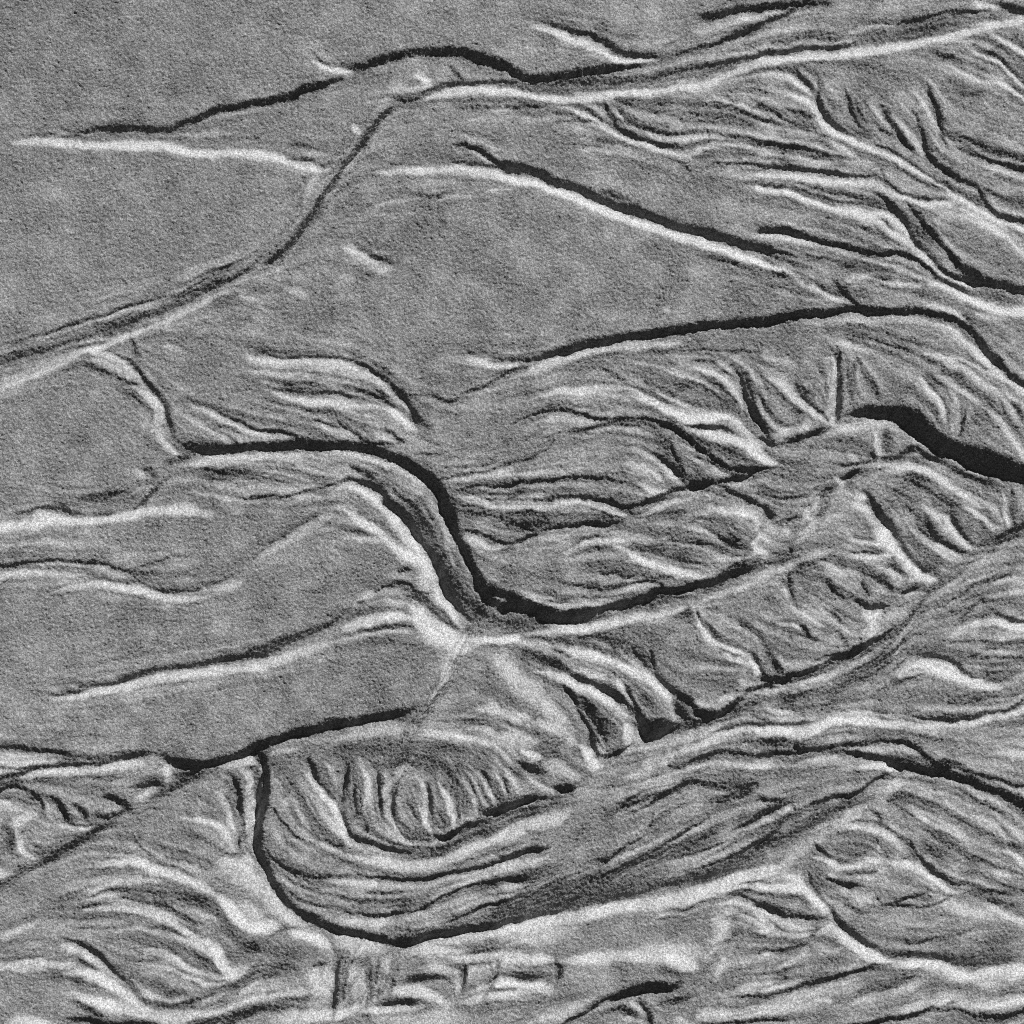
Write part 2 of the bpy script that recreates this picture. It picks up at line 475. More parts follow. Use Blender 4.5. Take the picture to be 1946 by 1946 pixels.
w 26 .4 490,1320 580,1330
d 40 .98 -10,1765 120,1775 280,1800 420,1810 500,1840 570,1880 630,1895 (
d 48 .98 590,1895 720,1890 850,1870 980,1835 1080,1820 1160,1820
d 76 1.0 1120,1820 1200,1830 1270,1870 1380,1900 1500,1905 1600,1885 1750,1830 1950,1760 )
d 36 .8 -10,1925 200,1915 350,1905 480,1900 600,1895 (
w 70 .55 -10,1850 150,1850 300,1870 430,1885 (
w 60 .4 700,1932 900,1900 1100,1890
w 50 .5 1600,1932 1800,1890 1900,1860
d 24 .7 450,1845 540,1885
T 480 960
w 62 .85 630,10 720,60 820,130 920,200 1000,270 1090,340 1200,400 1260,440
w 84 1.0 960,230 1060,320 1160,380 1250,430 1300,520 1350,600
w 88 .85 930,0 1010,70 1080,160 1150,250 1220,340 1260,420
w 44 .95 1320,580 1380,680 1440,760 1500,860 1560,930
w 40 .5 640,240 780,250 900,260 1000,290
d 24 .5 600,160 700,190 800,185 870,200
d 24 .4 800,130 950,220 1100,310
w 70 .3 0,420 120,330 300,240 480,130 620,20
d 50 .25 0,390 150,260 350,150 500,40
d 90 1.0 990,-30 1070,40 1150,120 1200,210 1270,300 1340,390 1390,500 1420,590 1480,690 1560,800 1620,870 (
d 88 1.0 1410,-20 1460,60 1480,160 1530,280 1600,420 1660,520 1700,600 1800,640 1960,690 ()
d 80 .95 1600,450 1680,600 1740,690 1850,730 1980,760 )
d 150 .4 1190,0 1290,160 1400,360 1480,560 1580,720 1750,850 1940,890 ()
d 30 .5 1380,160 1400,280 1410,400
w 26 .4 1400,150 1430,280 1460,400 1500,500
d 26 .4 1270,0 1330,130 1370,260
d 24 .4 1640,700 1700,800 1800,850
w 26 .6 1730,640 1800,680 1880,710
d 26 .9 1500,170 1600,190 1700,230 1800,270 1860,285 1950,270 )
w 60 .4 1540,220 1650,280 1750,330 1880,300
d 20 .45 1620,290 1750,350 1850,330 1940,310
d 24 .5 1490,30 1650,60 1850,80 1940,110
d 44 .55 1050,490 1130,465 1180,460
d 26 .75 870,635 960,590 1040,570 1130,580 1200,620 1250,660
d 36 .7 1240,690 1300,760 1370,830 1440,880 1510,915
d 30 .5 1090,650 1190,680 1270,720
w 40 .4 950,700 1050,720 1150,720
d 34 .8 755,720 820,705
d 44 .3 640,790 720,760
w 44 .4 720,760 820,680 900,640
w 50 .5 1240,500 1270,580 1330,640
d 20 .4 1240,630 1330,650
w 64 .8 640,930 780,880 900,840 1030,815 1150,825 1230,845
w 110 1.0 1140,720 1210,790 1240,850 1300,920 1380,980 1440,1030 1480,1100
w 100 1.0 1270,880 1360,930 1460,980 1540,1030 1480,1080 1440,1140
w 56 .9 1300,850 1420,920 1520,980 1640,1000 1750,990 1950,980 )
w 50 .75 1460,1120 1430,1200 1400,1280 1370,1340
w 40 .4 1360,1330 1310,1400 1250,1440
d 26 .4 760,925 900,895 1050,880 1180,880
w 36 .5 460,1060 620,1000 780,960 950,930 1100,920 1230,930
d 80 .55 -10,1080 120,1040 250,990 400,940 550,880 680,800 (
w 60 .65 -10,1200 150,1160 300,1100 450,1050 580,1010 (
d 78 1.0 -10,1785 150,1730 300,1680 450,1640 600,1610 750,1590 900,1560 1050,1530 1150,1510 1250,1460 (
d 44 .4 1010,1560 1130,1580 1250,1590
w 50 .6 1610,1500 1720,1490 1830,1510 1950,1580 )
d 26 .5 1770,1420 1850,1490 1950,1540 )
w 50 .6 1180,1670 1350,1680 1500,1700 1650,1720 1760,1750 1830,1810 1880,1880
d 24 .4 1480,1600 1620,1570 1780,1600 1850,1660 1930,1700
w 40 .5 1560,1640 1700,1650 1830,1710 1950,1780 )
w 60 .3 560,1750 800,1690 1000,1660 1200,1650
d 100 .3 500,1830 800,1790 1100,1760 1400,1770 1650,1800
d 60 .8 0,1850 60,1890 100,1940 (
d 30 .7 410,1830 430,1900 470,1930
w 40 .5 100,1840 220,1800 340,1800
d 40 .7 -10,1800 60,1830 (
T 960 960
w 42 .65 -10,985 80,990 (
w 54 .85 90,965 220,945 400,935 600,910 800,865 1000,825 1150,800 1280,770 1370,755
d 74 1.0 -20,660 100,700 200,730 300,760 420,790 (
d 110 1.0 -20,740 100,740 250,790 330,815 450,810 600,795 750,765 (
d 70 1.0 600,790 750,750 900,720 1050,680 1120,640 1250,620 1400,580 1550,540 1650,490
d 80 .5 700,800 900,760 1100,700 1300,660 1500,600 1700,500 1850,400 1932,340
d 140 .35 -10,860 200,870 400,850 600,840 800,800 (
d 60 .55 1500,560 1620,500 1720,430 1830,380
w 40 .45 1420,720 1550,670 1700,620 1850,560 1950,510 )
w 60 .4 0,600 100,640 250,690 400,740 520,750 650,730 800,700
d 22 .7 220,670 300,700 420,710 560,715
d 20 .5 370,570 500,590 620,610 750,615 850,590 930,565
d 34 .8 900,570 1000,560 1100,575 1170,600 1230,600
d 22 .55 640,490 750,505 880,520 1000,540
d 18 .4 1150,520 1280,510
w 50 .5 830,630 950,600 1080,590 1170,610
w 60 .85 780,310 870,320 950,370 1050,420 1150,450 1260,480 1370,510 1480,530
w 60 .55 420,360 530,310 650,270 780,260 950,260
d 40 .5 450,310 580,250 720,230 900,240
d 26 .45 840,290 950,330 1050,380
d 80 .25 1000,270 1200,330 1400,420
d 28 .6 20,100 120,150 220,190 290,200
d 36 .9 180,220 300,180 420,155 550,140 700,135 850,120 900,90
d 34 .8 -10,285 100,265 200,225 280,195 (
d 26 .4 270,70 330,120
w 34 .8 620,0 750,30 840,60 920,75
d 22 .5 640,20 760,70 850,90
d 40 .75 820,-10 920,10 990,-20
w 50 .85 1480,20 1600,40 1720,50 1810,80 1850,140 1860,220 1840,290
w 44 .95 1830,260 1840,310 1910,355
d 44 .85 1460,160 1560,220 1650,270 1730,310 1840,335
d 26 .7 1600,160 1680,230 1760,300
w 40 .5 1300,160 1430,180 1530,220 1620,280
d 24 .45 1130,260 1300,270 1450,280 1550,300
d 24 .4 1200,330 1400,360 1550,400
w 30 .3 1200,280 1400,300 1560,360 1700,390 1850,350
w 40 .35 1280,90 1450,60 1550,60
d 22 .4 1830,130 1890,200
d 26 .5 100,995 220,1010 330,1060
d 40 .5 300,1040 420,1080 500,1120
w 56 .95 350,1030 500,1080 650,1110 780,1150 880,1190 970,1230 1050,1280 1130,1340 1180,1400 1220,1470 1230,1540 1250,1600
w 34 .45 120,1000 250,1020 380,1060
d 36 .75 1060,1060 1090,1130 1080,1200
d 34 .6 920,1020 970,1090 1030,1160 1080,1220
d 28 .5 770,1010 810,1080 850,1120
d 24 .4 640,1030 690,1090
d 70 .95 1080,1210 1150,1290 1230,1350 1320,1420 1400,1480 1470,1510
d 80 1.0 1380,1510 1480,1520 1560,1530
d 90 .8 1230,1430 1290,1510 1340,1590
d 70 .7 1340,1560 1420,1590 1560,1540 1680,1460 1760,1380
d 70 .5 1240,1620 1400,1610 1500,1560
w 44 .95 1380,770 1420,850 1450,930 1500,990 1570,1030 1680,1070 1780,1100 1830,1140
w 56 1.0 1800,1130 1840,1180 1850,1240 1880,1300
d 24 .8 1500,1010 1600,1070 1690,1110 1780,1110
d 30 .55 1420,740 1430,830 1470,920
d 60 .4 1480,850 1520,940 1600,1010 1720,1050
w 40 .5 1580,1080 1700,1140 1800,1150
d 20 .4 1560,1130 1680,1160 1780,1170
w 30 .35 1350,1190 1500,1190 1700,1200 1790,1220
d 40 .85 1790,1040 1850,1130 1890,1220 1940,1290 )
d 50 .9 1740,1370 1820,1340 1950,1330 )
w 40 .4 1720,1280 1760,1320 1840,1300
w 50 .55 1560,1440 1700,1390
w 30 .35 1380,1440 1500,1480
d 22 .5 1280,690 1380,780 1250,800
w 40 .4 1370,740 1390,780
d 50 .5 1310,775 1380,780
d 26 .35 1690,730 1740,850 1850,920 1932,960
d 40 .3 1700,860 1800,930 1900,980
w 54 .95 200,1225 320,1240 430,1280 550,1330 650,1370 750,1430 820,1490 880,1540 930,1590
w 50 .95 890,1600 900,1680 910,1780
d 44 .75 400,1270 470,1350 520,1430 545,1510
d 46 .98 530,1470 560,1550 610,1620 640,1700 660,1800 690,1880
d 80 .6 560,1420 640,1540 720,1680 760,1780
d 50 .8 690,1850 780,1840 860,1800 940,1770
d 50 .9 640,1310 740,1350 820,1400 880,1450 930,1490
d 36 .85 860,1270 900,1340 930,1430 980,1510 1030,1570
w 40 .75 770,1280 850,1330 890,1400 920,1480
w 40 .4 480,1200 620,1240 760,1280
d 40 .5 480,1230 600,1290 700,1320
d 44 .4 110,1070 250,1110 400,1170 500,1230
d 90 .9 950,1600 1040,1640 1150,1600 1240,1620
d 100 1.0 980,1660 1040,1700 1160,1660 1300,1620
d 60 .6 960,1500 1020,1590 1140,1620
d 60 .3 1000,1380 1100,1520
w 40 .4 970,1650 1000,1740
w 130 .45 -20,1150 100,1300 250,1420 380,1560 470,1700 550,1800 (
w 60 .5 -10,1530 100,1550 200,1560 (
w 70 .5 150,1600 300,1610 430,1650 520,1720
w 70 .5 -10,1700 100,1710 250,1740 (
w 56 1.0 560,1760 600,1820 630,1880 720,1930
w 60 .8 80,1770 160,1820 260,1850
d 46 .9 70,1780 130,1830 200,1860
d 70 .6 100,1870 220,1920 300,1960
d 26 .6 500,1770 570,1810
d 30 .5 440,1880 500,1932
d 90 .35 1050,1740 1300,1660 1550,1590 1800,1480 1940,1400
d 36 .7 1510,1670 1650,1640 1800,1620 1940,1610 )
w 46 .6 1080,1900 1250,1830 1400,1770 1560,1710 1700,1670 1850,1650 1940,1650 )
d 40 .9 1220,1910 1350,1880 1480,1830 1600,1810 1750,1825 1950,1835 )
d 30 .5 1770,1510 1870,1560 1940,1590 )
w 60 .35 1100,1780 1350,1700 1600,1620
w 40 .5 1600,1880 1800,1910 1940,1900 )
w 60 .5 1000,1930 1150,1880 1250,1840
T 1446 960
w 110 1.0 780,60 840,140 910,220 980,290 1040,360 1100,430 1160,500 1240,560
w 60 1.0 1100,450 1180,520 1300,565
d 70 1.0 800,-20 870,60 940,140 1000,230 1070,320 1130,390 1200,470 1310,525 (
d 80 .5 1130,340 1230,440 1330,500
w 70 .6 680,0 750,30 820,80
w 40 .6 1120,170 1200,220 1290,280 1390,340 1490,375
d 40 .9 1190,40 1240,130 1300,220 1390,290 1480,330 1560,335
d 30 .6 1130,100 1190,180 1250,230 1330,290
w 40 .75 1190,0 1270,60 1360,90 1400,150 1470,230 1540,320
d 44 .8 1390,20 1430,120 1480,200 1540,260 1600,300
w 40 .5 1480,0 1580,60 1650,120 1740,190
d 34 .5 1600,100 1660,180 1740,220
d 40 .7 1620,270 1750,230 1880,180 1950,150 )
w 30 .7 1790,0 1820,90 1840,180
d 50 .7 1860,0 1870,80 1870,170
w 30 .4 1000,20 1080,130 1180,240 1330,340
d 30 .4 1000,60 1100,180 1250,300
d 60 .35 1560,330 1750,260 1940,200
d 30 .5 0,30 60,90 110,130
d 36 .75 100,130 200,100 320,75
w 40 .5 330,20 350,80 390,110
d 30 .4 380,90 450,60 510,0
w 40 .45 180,170 220,210
d 30 .5 240,270 220,350
w 50 .8 -10,330 40,360
w 36 .4 0,200 80,280
w 60 .35 250,250 400,150 600,60
d 36 .5 640,190 740,240 860,260
d 26 .5 640,330 780,350 900,340
w 40 .55 650,240 780,290 900,280
w 40 .6 640,350 780,380 900,360 1020,360
w 40 .6 820,450 930,490 1030,530 1150,550
d 40 .5 910,420 1030,480 1100,510
w 44 .55 -10,530 100,490 250,420 400,360 500,340 (
w 40 .5 380,400 480,430 580,490 700,510
d 60 .45 220,440 350,430 470,460
d 46 .6 210,470 220,560 230,640 260,720 310,780
d 30 .5 160,540 190,620
w 36 .5 170,580 210,670
d 34 .7 480,520 510,600 570,660 650,700
d 40 .65 640,660 720,710 820,760 900,740 950,735
w 40 .5 520,480 650,500 720,530 740,590
d 34 .7 730,560 770,620 800,680
d 60 .3 800,500 900,560 980,620
d 60 .5 1030,650 1100,620 1170,590
w 50 .4 950,520 1050,600
w 40 .4 1050,670 1150,650
d 24 .65 440,750 540,800 600,850
d 36 .6 560,940 640,1020 660,1060
w 80 .7 740,780 820,810 920,780
w 60 .6 820,800 830,880 740,1000
w 50 .4 900,850 1000,790 1090,790
w 44 .6 200,730 280,790 380,840 450,900
w 30 .35 340,700 450,780 580,880 680,960
d 36 .8 100,855 250,860 320,900 360,970 430,995
w 36 .65 100,870 250,880 300,920
d 24 .6 190,920 240,980
w 30 .4 280,960 400,1010 550,1040
d 50 .9 20,1000 60,1070 110,1160 170,1240
d 44 .9 160,1240 270,1240 350,1210 450,1170
d 60 .95 -10,1260 60,1280 150,1280 250,1260 (
d 60 .75 430,1190 560,1110 640,1090 700,1050 780,1000 880,970 960,900
d 30 .5 -10,1150 20,1250
d 40 .5 -10,960 30,1030 (
d 30 .5 350,1170 420,1190
w 44 .6 280,1310 450,1260 600,1190 750,1120 880,1040 930,1000
w 36 .4 0,1390 200,1330
d 26 .6 150,1420 280,1390 430,1340 510,1320
d 26 .35 600,1280 750,1180 900,1090 1000,980
d 100 .3 450,1400 600,1300 800,1240 1000,1000 1180,760 1300,620 1500,450 1700,330
w 30 .3 900,1160 1050,950 1200,740 1400,600 1600,450
d 30 .45 1330,760 1500,650 1650,560 1850,490
d 30 .4 1450,850 1560,760 1650,690
w 46 .65 1640,630 1730,580 1830,550 1950,545 )
w 46 .6 1680,700 1800,660 1940,640 )
d 40 .4 1660,600 1850,500 1940,490
d 40 .8 1670,730 1730,790 1820,830 1950,860 )
w 56 .85 1420,970 1500,920 1600,890 1700,875 1800,880 1950,900 )
d 40 .3 1440,870 1560,830 1700,820
w 30 .35 1550,960 1700,980 1940,960
d 24 .4 1600,1060 1750,1050 1940,1060
w 30 .35 1620,1100 1800,1090 1940,1110
d 20 .4 1550,1150 1700,1170 1900,1140
d 50 .98 1080,1120 1180,1105 1300,1110 1400,1150 1480,1210 1570,1260 1660,1275
d 110 .6 1600,1220 1740,1250 1950,1210
d 30 .5 960,1240 1030,1160 1100,1120
w 70 .95 1100,1180 1220,1190 1330,1230 1440,1260 1550,1300 1660,1330 1800,1340
w 40 .5 1150,1150 1300,1170 1440,1210 1520,1250
w 40 .5 990,1260 1060,1210 1120,1180
d 24 .6 930,1310 1050,1280 1220,1235
w 24 .35 800,1400 920,1310
d 24 .4 1450,1390 1600,1380 1800,1360
d 20 .35 1300,1430 1500,1450 1700,1420
w 50 .5 1700,1330 1850,1280 1950,1240 )
d 36 .8 1090,1560 1250,1570 1400,1580 1540,1560 1700,1530 1850,1480 1940,1440 )
d 26 .45 680,1490 800,1510 950,1530
w 46 .7 940,1580 1080,1620 1250,1620 1400,1610 1550,1600 1750,1550 1950,1500 )
w 56 .85 -10,1660 150,1660 300,1660 420,1630 520,1590 650,1580 800,1590 950,1620 1100,1630 (
d 36 .8 -10,1540 80,1600 200,1605 300,1600 400,1590
w 50 .4 0,1440 100,1510 250,1550
w 40 .4 560,1540 720,1520 900,1560
d 50 .75 240,1700 270,1770 340,1780
w 24 .6 230,1780 270,1800
d 44 .9 -10,1830 150,1810 280,1790 450,1790 600,1780 (
d 46 .95 560,1790 620,1750 750,1730 900,1730 1020,1740 1110,1770 1190,1830 1280,1890 1400,1950 )
d 50 1.0 570,1790 700,1820 820,1850 930,1890 1040,1940 )
d 40 .8 1250,1860 1400,1890 1550,1940
w 50 .45 640,1790 850,1790 1050,1800 1150,1850
d 60 .4 900,1850 1100,1880 1200,1920
w 40 .55 1640,1830 1800,1820 1950,1830 )
d 26 .5 1780,1760 1940,1790 )
w 24 .4 340,1870 500,1850 620,1880
w 60 .7 720,1932 880,1910 950,1940
d 90 .35 0,1740 150,1740 300,1720
T 0 1446 1092
d 26 .95 -10,65 60,55 120,38 180,25 260,18 340,10 420,12 500,0 (
w 30 .5 -10,40 100,15 220,0 (
w 34 .5 80,70 180,50 280,48 370,60
d 28 .95 -10,118 50,105 100,108 145,130 170,160 185,200 190,230 (
w 24 .55 -10,165 50,185 100,205 140,205 (
w 22 .85 75,270 85,320 95,360 120,390 160,410
w 40 .45 90,230 80,260 130,210
d 20 .5 140,330 180,370 200,390
d 40 .5 20,250 50,300 60,380
d 28 .9 205,145 240,155 260,180 270,210 285,240 320,260
d 30 .95 300,175 330,190 360,210 355,240
d 18 .5 300,265 360,265 430,260
w 18 .5 220,255 280,270 350,275 410,270
w 16 .4 190,180 205,220 230,250
w 16 .4 285,205 320,215 340,235
d 36 1.0 425,140 470,145 500,160 530,185 550,200
d 26 .9 540,110 580,100 630,92 690,100
w 16 .75 690,20 695,60 695,95
w 26 .4 560,170 600,140 650,115
d 40 .95 690,-10 740,15 790,25 860,-5
d 30 .85 710,50 750,60 800,50 850,20
d 30 .6 380,210 440,220 490,215 530,195
w 20 .35 420,215 470,200 500,210
d 40 .6 500,240 430,270 330,330 250,380 180,420 90,460
d 60 .3 60,400 200,380 330,320
d 20 .5 60,435 110,435 150,430
w 40 .8 -10,455 20,465 60,455 (
d 30 .4 -10,430 30,430 (
d 40 .4 620,170 720,110 830,50 900,15
d 50 .35 -10,520 100,450 230,390 350,320 (
w 26 .9 990,20 1025,60 1035,110 1035,170 1035,230 1025,300 1020,380
d 30 .6 940,40 985,100 995,160 1000,230
d 20 .7 990,300 995,350 1000,380
d 30 1.0 1092,20 1075,120 1072,200 1062,280 1060,350 1075,420 1092,460
w 22 .7 750,230 800,245 860,255 910,275 940,310 960,350 985,385
w 14 .55 900,120 930,160 950,210 960,260 980,310
d 16 .4 930,130 960,190 970,250
d 20 .45 930,390 980,385 1020,390
d 16 .6 550,325 575,350 610,385 660,410
d 16 .55 660,395 740,410 800,425 870,450
d 12 .4 600,390 700,430 830,470 870,490
d 12 .5 415,370 440,395 460,405
w 14 .35 520,340 570,365
w 30 .85 420,425 530,420 590,430 650,455 740,475 810,500 870,535 930,570
w 40 1.0 900,550 950,600 985,650 1030,680 1100,685 )
w 60 .5 890,430 960,450 1020,470 1080,530
w 26 .4 950,425 1010,420 1050,440
w 40 .45 960,490 1040,500 1092,560
w 60 .45 990,590 1060,640 1092,650
w 20 .35 300,455 400,430 500,425
w 20 .4 280,560 400,530 500,500 620,495 700,500
w 18 .4 370,575 430,560 510,565
d 14 .35 360,560 440,540 560,530
d 60 .3 660,510 780,540 880,590 960,660 1040,720
d 18 .6 570,570 670,590 740,620 810,660 870,680
d 14 .5 550,545 600,570
d 14 .5 300,605 400,590 500,580
w 16 .35 740,600 820,625 920,660
w 26 .8 330,615 430,610 530,612 600,630 680,650 740,680 800,720 850,750
w 30 .95 840,730 890,770 920,820 945,865 980,880 1040,850
w 26 .5 700,720 780,735 850,760 890,800
w 16 .3 430,705 540,695 620,700 720,730
d 14 .4 280,690 400,690 500,685
d 14 .35 580,680 700,690 800,740
w 20 .4 -10,735 60,710 120,680 180,660
d 28 .95 250,735 310,745 370,775 420,805 470,860 530,910 580,950 630,985
d 24 .8 600,965 660,985 730,1000 820,980 900,950
d 40 .35 640,890 720,950 800,950
w 20 .75 580,835 680,850 760,875 830,900 880,920 950,910
w 16 .45 680,790 760,830 820,870
w 16 .4 600,780 700,790
d 16 .4 680,860 780,890 860,930
w 26 .6 -10,850 100,850 200,845 320,845 (
d 20 .5 -10,815 120,820 230,825 340,840 (
d 26 .6 300,790 360,830 420,870
w 30 .6 250,760 320,790 370,810 420,850
w 40 .8 260,880 340,875 410,895 470,930 530,970 580,1000 630,1035 700,1050
w 40 .6 300,950 380,980 470,1000 560,1020 640,1050
d 30 .6 300,980 360,1010 430,1040 470,1060
d 30 .9 280,1050 370,1060 470,1075 570,1072 670,1080
w 30 .7 560,990 620,1030 720,1050 830,1040 940,1020 1000,1000 1100,975 )
d 26 .6 830,1070 920,1050 1010,1030 1100,1010 )
d 30 .45 900,1092 1000,1060 1092,1040
w 34 .7 30,1085 120,1072 200,1080 260,1090
d 50 .2 0,700 150,640 300,560 400,460
d 50 .3 880,560 1000,720 1060,760
d 60 .35 930,680 1030,760 1080,790
d 30 .3 930,960 1050,880 1092,860
w 20 .3 1000,960 1092,900
T 480 1446 1092
d 44 1.0 35,-10 55,40 62,100 45,180 25,250 18,320 25,390 50,450 80,510 120,560 180,610 250,650 330,690 420,710 520,730 620,745 720,725 820,705 920,695 1000,680 1110,665 ()
d 16 .8 50,170 80,190 110,240 150,285 200,325 240,345
d 20 .8 40,350 70,400 120,440 180,460 260,480 350,475
d 20 .9 350,470 420,465 500,480 600,488 700,485 800,460 900,440 980,425 1050,405 1110,390 )
d 16 .8 300,600 380,610 440,630 540,635 640,625 700,605 750,570 800,545 860,520 930,500 1020,490 1110,480 )
d 14 .55 140,540 200,580 260,595 340,605
d 14 .45 160,510 220,520 280,530
w 16 .4 50,470 120,500 220,550
d 16 .75 750,670 820,655 880,635 950,605 1020,580 1110,545 )
d 14 .45 580,690 680,690 780,690
w 18 .3 640,690 800,650 950,610
w 26 .4 360,660 500,670 580,650
w 30 .45 300,490 400,500 500,510 600,520 700,515
d 20 .4 450,545 560,550 650,535
w 30 .4 700,590 800,535 950,470 1092,420
w 36 .65 340,370 420,395 520,420 620,435 720,430 820,400 900,365 980,330 1060,310 1110,290 )
d 50 .4 640,400 760,370 900,300 1000,260 1092,230
w 20 .5 220,330 300,350 380,375
d 14 .5 220,340 300,345
d 14 .75 300,325 340,340 390,352
w 34 .75 210,40 250,90 300,150 345,210 370,270 395,320 420,355
w 16 .5 80,60 120,100 150,150 180,200 215,260 255,310
w 14 .4 130,120 170,200 200,240
d 14 .4 120,90 160,160
w 14 .35 215,160 240,200 260,240
d 26 .9 240,-10 250,40 265,90 300,130 335,165 350,180
d 32 1.0 340,170 375,230 400,290 440,320 500,340 550,365 610,375 680,365
d 24 .7 400,10 395,70 375,130 365,190
d 18 .75 440,80 425,140 430,190 450,220
w 16 .65 450,20 475,70 480,130 465,190 465,235
w 14 .5 290,0 320,40 340,90 350,120
w 22 .7 520,20 550,60 550,120 560,170 560,220 580,260 610,300 640,335 690,350
d 22 .75 500,10 520,60 525,130 535,190 540,260
d 18 .6 470,250 475,300
d 20 .8 640,30 600,100 585,160 585,220 600,270 630,305 690,320 740,325
w 18 .7 650,60 690,80 710,130 715,190 720,250 740,290 745,325
w 14 .35 650,210 680,250 700,280
d 16 .5 640,180 680,230 720,260
d 24 .7 720,80 735,140 745,200 760,240
w 20 .65 770,80 800,130 820,180 835,240 830,280
d 14 .55 770,180 790,230 800,290
d 20 .7 780,70 830,130 855,200 860,250
w 18 .45 840,50 890,110 930,180 940,230
w 16 .55 870,20 920,80 960,150 985,190
d 16 .5 850,10 900,80 950,160
w 14 .6 930,40 970,90 1000,160 1015,190
d 18 .65 940,20 980,80 1010,150
w 16 .6 990,30 1030,80 1060,140
d 18 .6 1020,40 1050,90 1080,140
d 60 .35 450,30 600,0 750,20 850,100 900,200
d 26 .9 750,300 800,310 850,280 880,260
d 26 .9 880,245 920,250 950,225
d 30 1.0 940,220 1000,210 1050,190 1110,175 )
d 20 .7 690,325 750,330
w 70 .5 -10,500 60,560 130,620 220,680 (
w 40 .95 -10,680 50,685 110,680
w 40 .85 140,700 220,720 280,745 330,780
w 60 .5 330,740 450,760 560,775
d 20 .35 70,700 140,690 180,690
d 80 .35 60,780 150,800 230,790
d 60 .4 20,890 120,850 200,860
d 40 .45 0,740 30,790
w 26 .6 -10,1000 80,975 160,950 240,940 280,920
d 50 .55 -10,1020 100,990 180,975 250,965 (
d 30 .5 -10,1035 120,1010 250,1010 (
w 50 .75 60,1070 160,1045 260,1040 380,1035 450,1000
w 60 .5 260,860 270,930 320,960
w 50 .5 300,870 330,920
d 18 .6 250,850 290,840 320,835
d 26 .85 375,790 360,860 350,930 350,1000 340,1070
d 18 .6 400,820 395,890 380,950 375,1000
d 14 .45 410,900 405,960
d 18 .6 430,800 405,850
d 24 .8 495,830 490,900 490,960 475,1020
d 18 .7 520,930 520,990
d 16 .5 530,810 520,880 515,920
d 20 .7 585,880 580,930 550,960
d 14 .4 610,830 600,870
w 60 .45 430,850 440,920 440,990
w 40 .4 560,820 560,870
w 46 .6 620,780 740,780 860,800 1000,800
w 36 .7 580,950 660,945 720,950 770,980 820,1010
w 30 .5 720,840 790,850 830,870
d 40 .6 600,920 700,890 800,890 820,930
d 36 .65 520,1000 600,990 700,985
w 24 .6 430,1030 520,1030 620,1020 720,1005
d 24 .85 885,830 885,890 870,940 860,960
w 20 .5 840,850 850,920 850,960
d 20 .75 1025,820 1020,870 990,910 970,940
d 14 .5 980,820 1000,880
w 40 .6 1000,910 1092,915
d 20 .45 990,940 1092,945
w 26 .6 860,995 960,970 1060,960 1110,955
d 20 .5 780,805 880,795 980,780 1092,745
w 40 .55 740,750 860,740 980,720 1110,690 )
w 30 .6 900,820 1000,805 1110,800 )
d 14 .7 80,1088 200,1090
d 14 .4 480,1030 485,1090
w 60 .3 500,1060 700,1060 900,1040
T 960 1446 1092
d 34 1.0 -10,190 40,185 80,165 110,150 150,150
d 34 1.0 200,105 240,110 290,115
d 22 .8 140,150 180,140
w 18 .5 0,30 40,80 70,130
w 22 .6 70,30 120,80 170,110 195,130
w 40 .4 150,0 220,20 280,60 320,70
w 20 .95 345,0 370,20 410,25
w 44 .65 -10,305 60,275 140,250 220,235 275,200 (
d 50 .35 0,260 120,210 220,160 290,130
d 26 .95 -10,402 60,380 120,365 190,345 (
w 26 .4 -10,440 80,420 180,395 (
d 18 .85 -10,488 60,485 110,475 (
w 18 .4 -10,520 80,500 (
d 16 .6 60,560 140,535 220,500 300,465 370,440
d 14 .5 360,415 420,415 460,385 500,360
d 20 .85 400,480 460,450 540,405 620,370 690,330 750,290 820,250 860,235
d 16 .65 640,420 720,405 800,380 870,350 930,320
d 20 .9 700,470 780,450 860,425 930,400 1000,370 1060,335 1110,310 )
d 18 .75 930,290 1000,260 1060,230 1110,205 )
w 20 .4 680,440 780,410 900,350 930,325
w 20 .35 440,500 600,420 760,340 900,270
d 24 .9 540,200 600,175 650,135 710,105 770,88 850,92 920,85
d 14 .4 500,220 550,205
w 18 .5 480,190 560,145 650,110 730,90
d 20 .4 470,200 540,140 600,110
d 14 .55 610,190 610,240 600,280
d 14 .5 440,390 500,350 570,310 600,290
d 36 .5 820,105 900,100 980,100 1060,90
d 40 .4 830,180 920,150 1000,130 1060,100
w 20 .35 840,135 940,130
d 70 .45 -10,600 150,560 350,500 550,440 800,330 900,250 (
d 100 .5 -10,640 200,590 400,560 600,520 800,480 950,440 1092,390 (
d 26 .9 -10,672 80,660 180,645 280,625
d 16 .6 420,590 520,575 640,550
d 40 .5 150,620 300,570 420,540
w 44 .85 -10,705 100,690 200,670 320,640 430,620 540,600 650,585 760,560 850,535 930,510 1000,485 1110,450 ()
w 60 .4 -10,725 150,720 300,680 (
w 20 .6 900,540 980,525 1060,525 1110,530 )
d 14 .6 920,525 1000,510 1092,490
d 20 .8 900,550 960,555 1020,570 1060,600 1110,620 )
w 26 .6 880,590 950,590 1020,605 1070,650 1110,680 )
w 18 .45 980,640 1050,660 1092,700
d 14 .4 760,600 830,570 900,565
d 14 .6 680,610 740,610 790,580
d 14 .5 620,650 690,640
w 12 .4 610,640 690,630
d 16 .4 950,610 1050,650 1092,690
d 20 .4 830,780 880,745 950,740
d 16 .35 1030,720 1092,710
w 34 .75 -10,815 100,815 210,820 (
w 36 .85 210,825 300,820 400,815 500,800 600,805 680,815
w 56 1.0 640,805 720,820 790,845
w 60 .4 520,790 700,785 800,790 840,810
d 26 .95 210,825 230,860 220,910
w 26 .75 -10,915 80,925 140,930 200,940 (
d 20 .4 -10,890 100,890 200,890 (
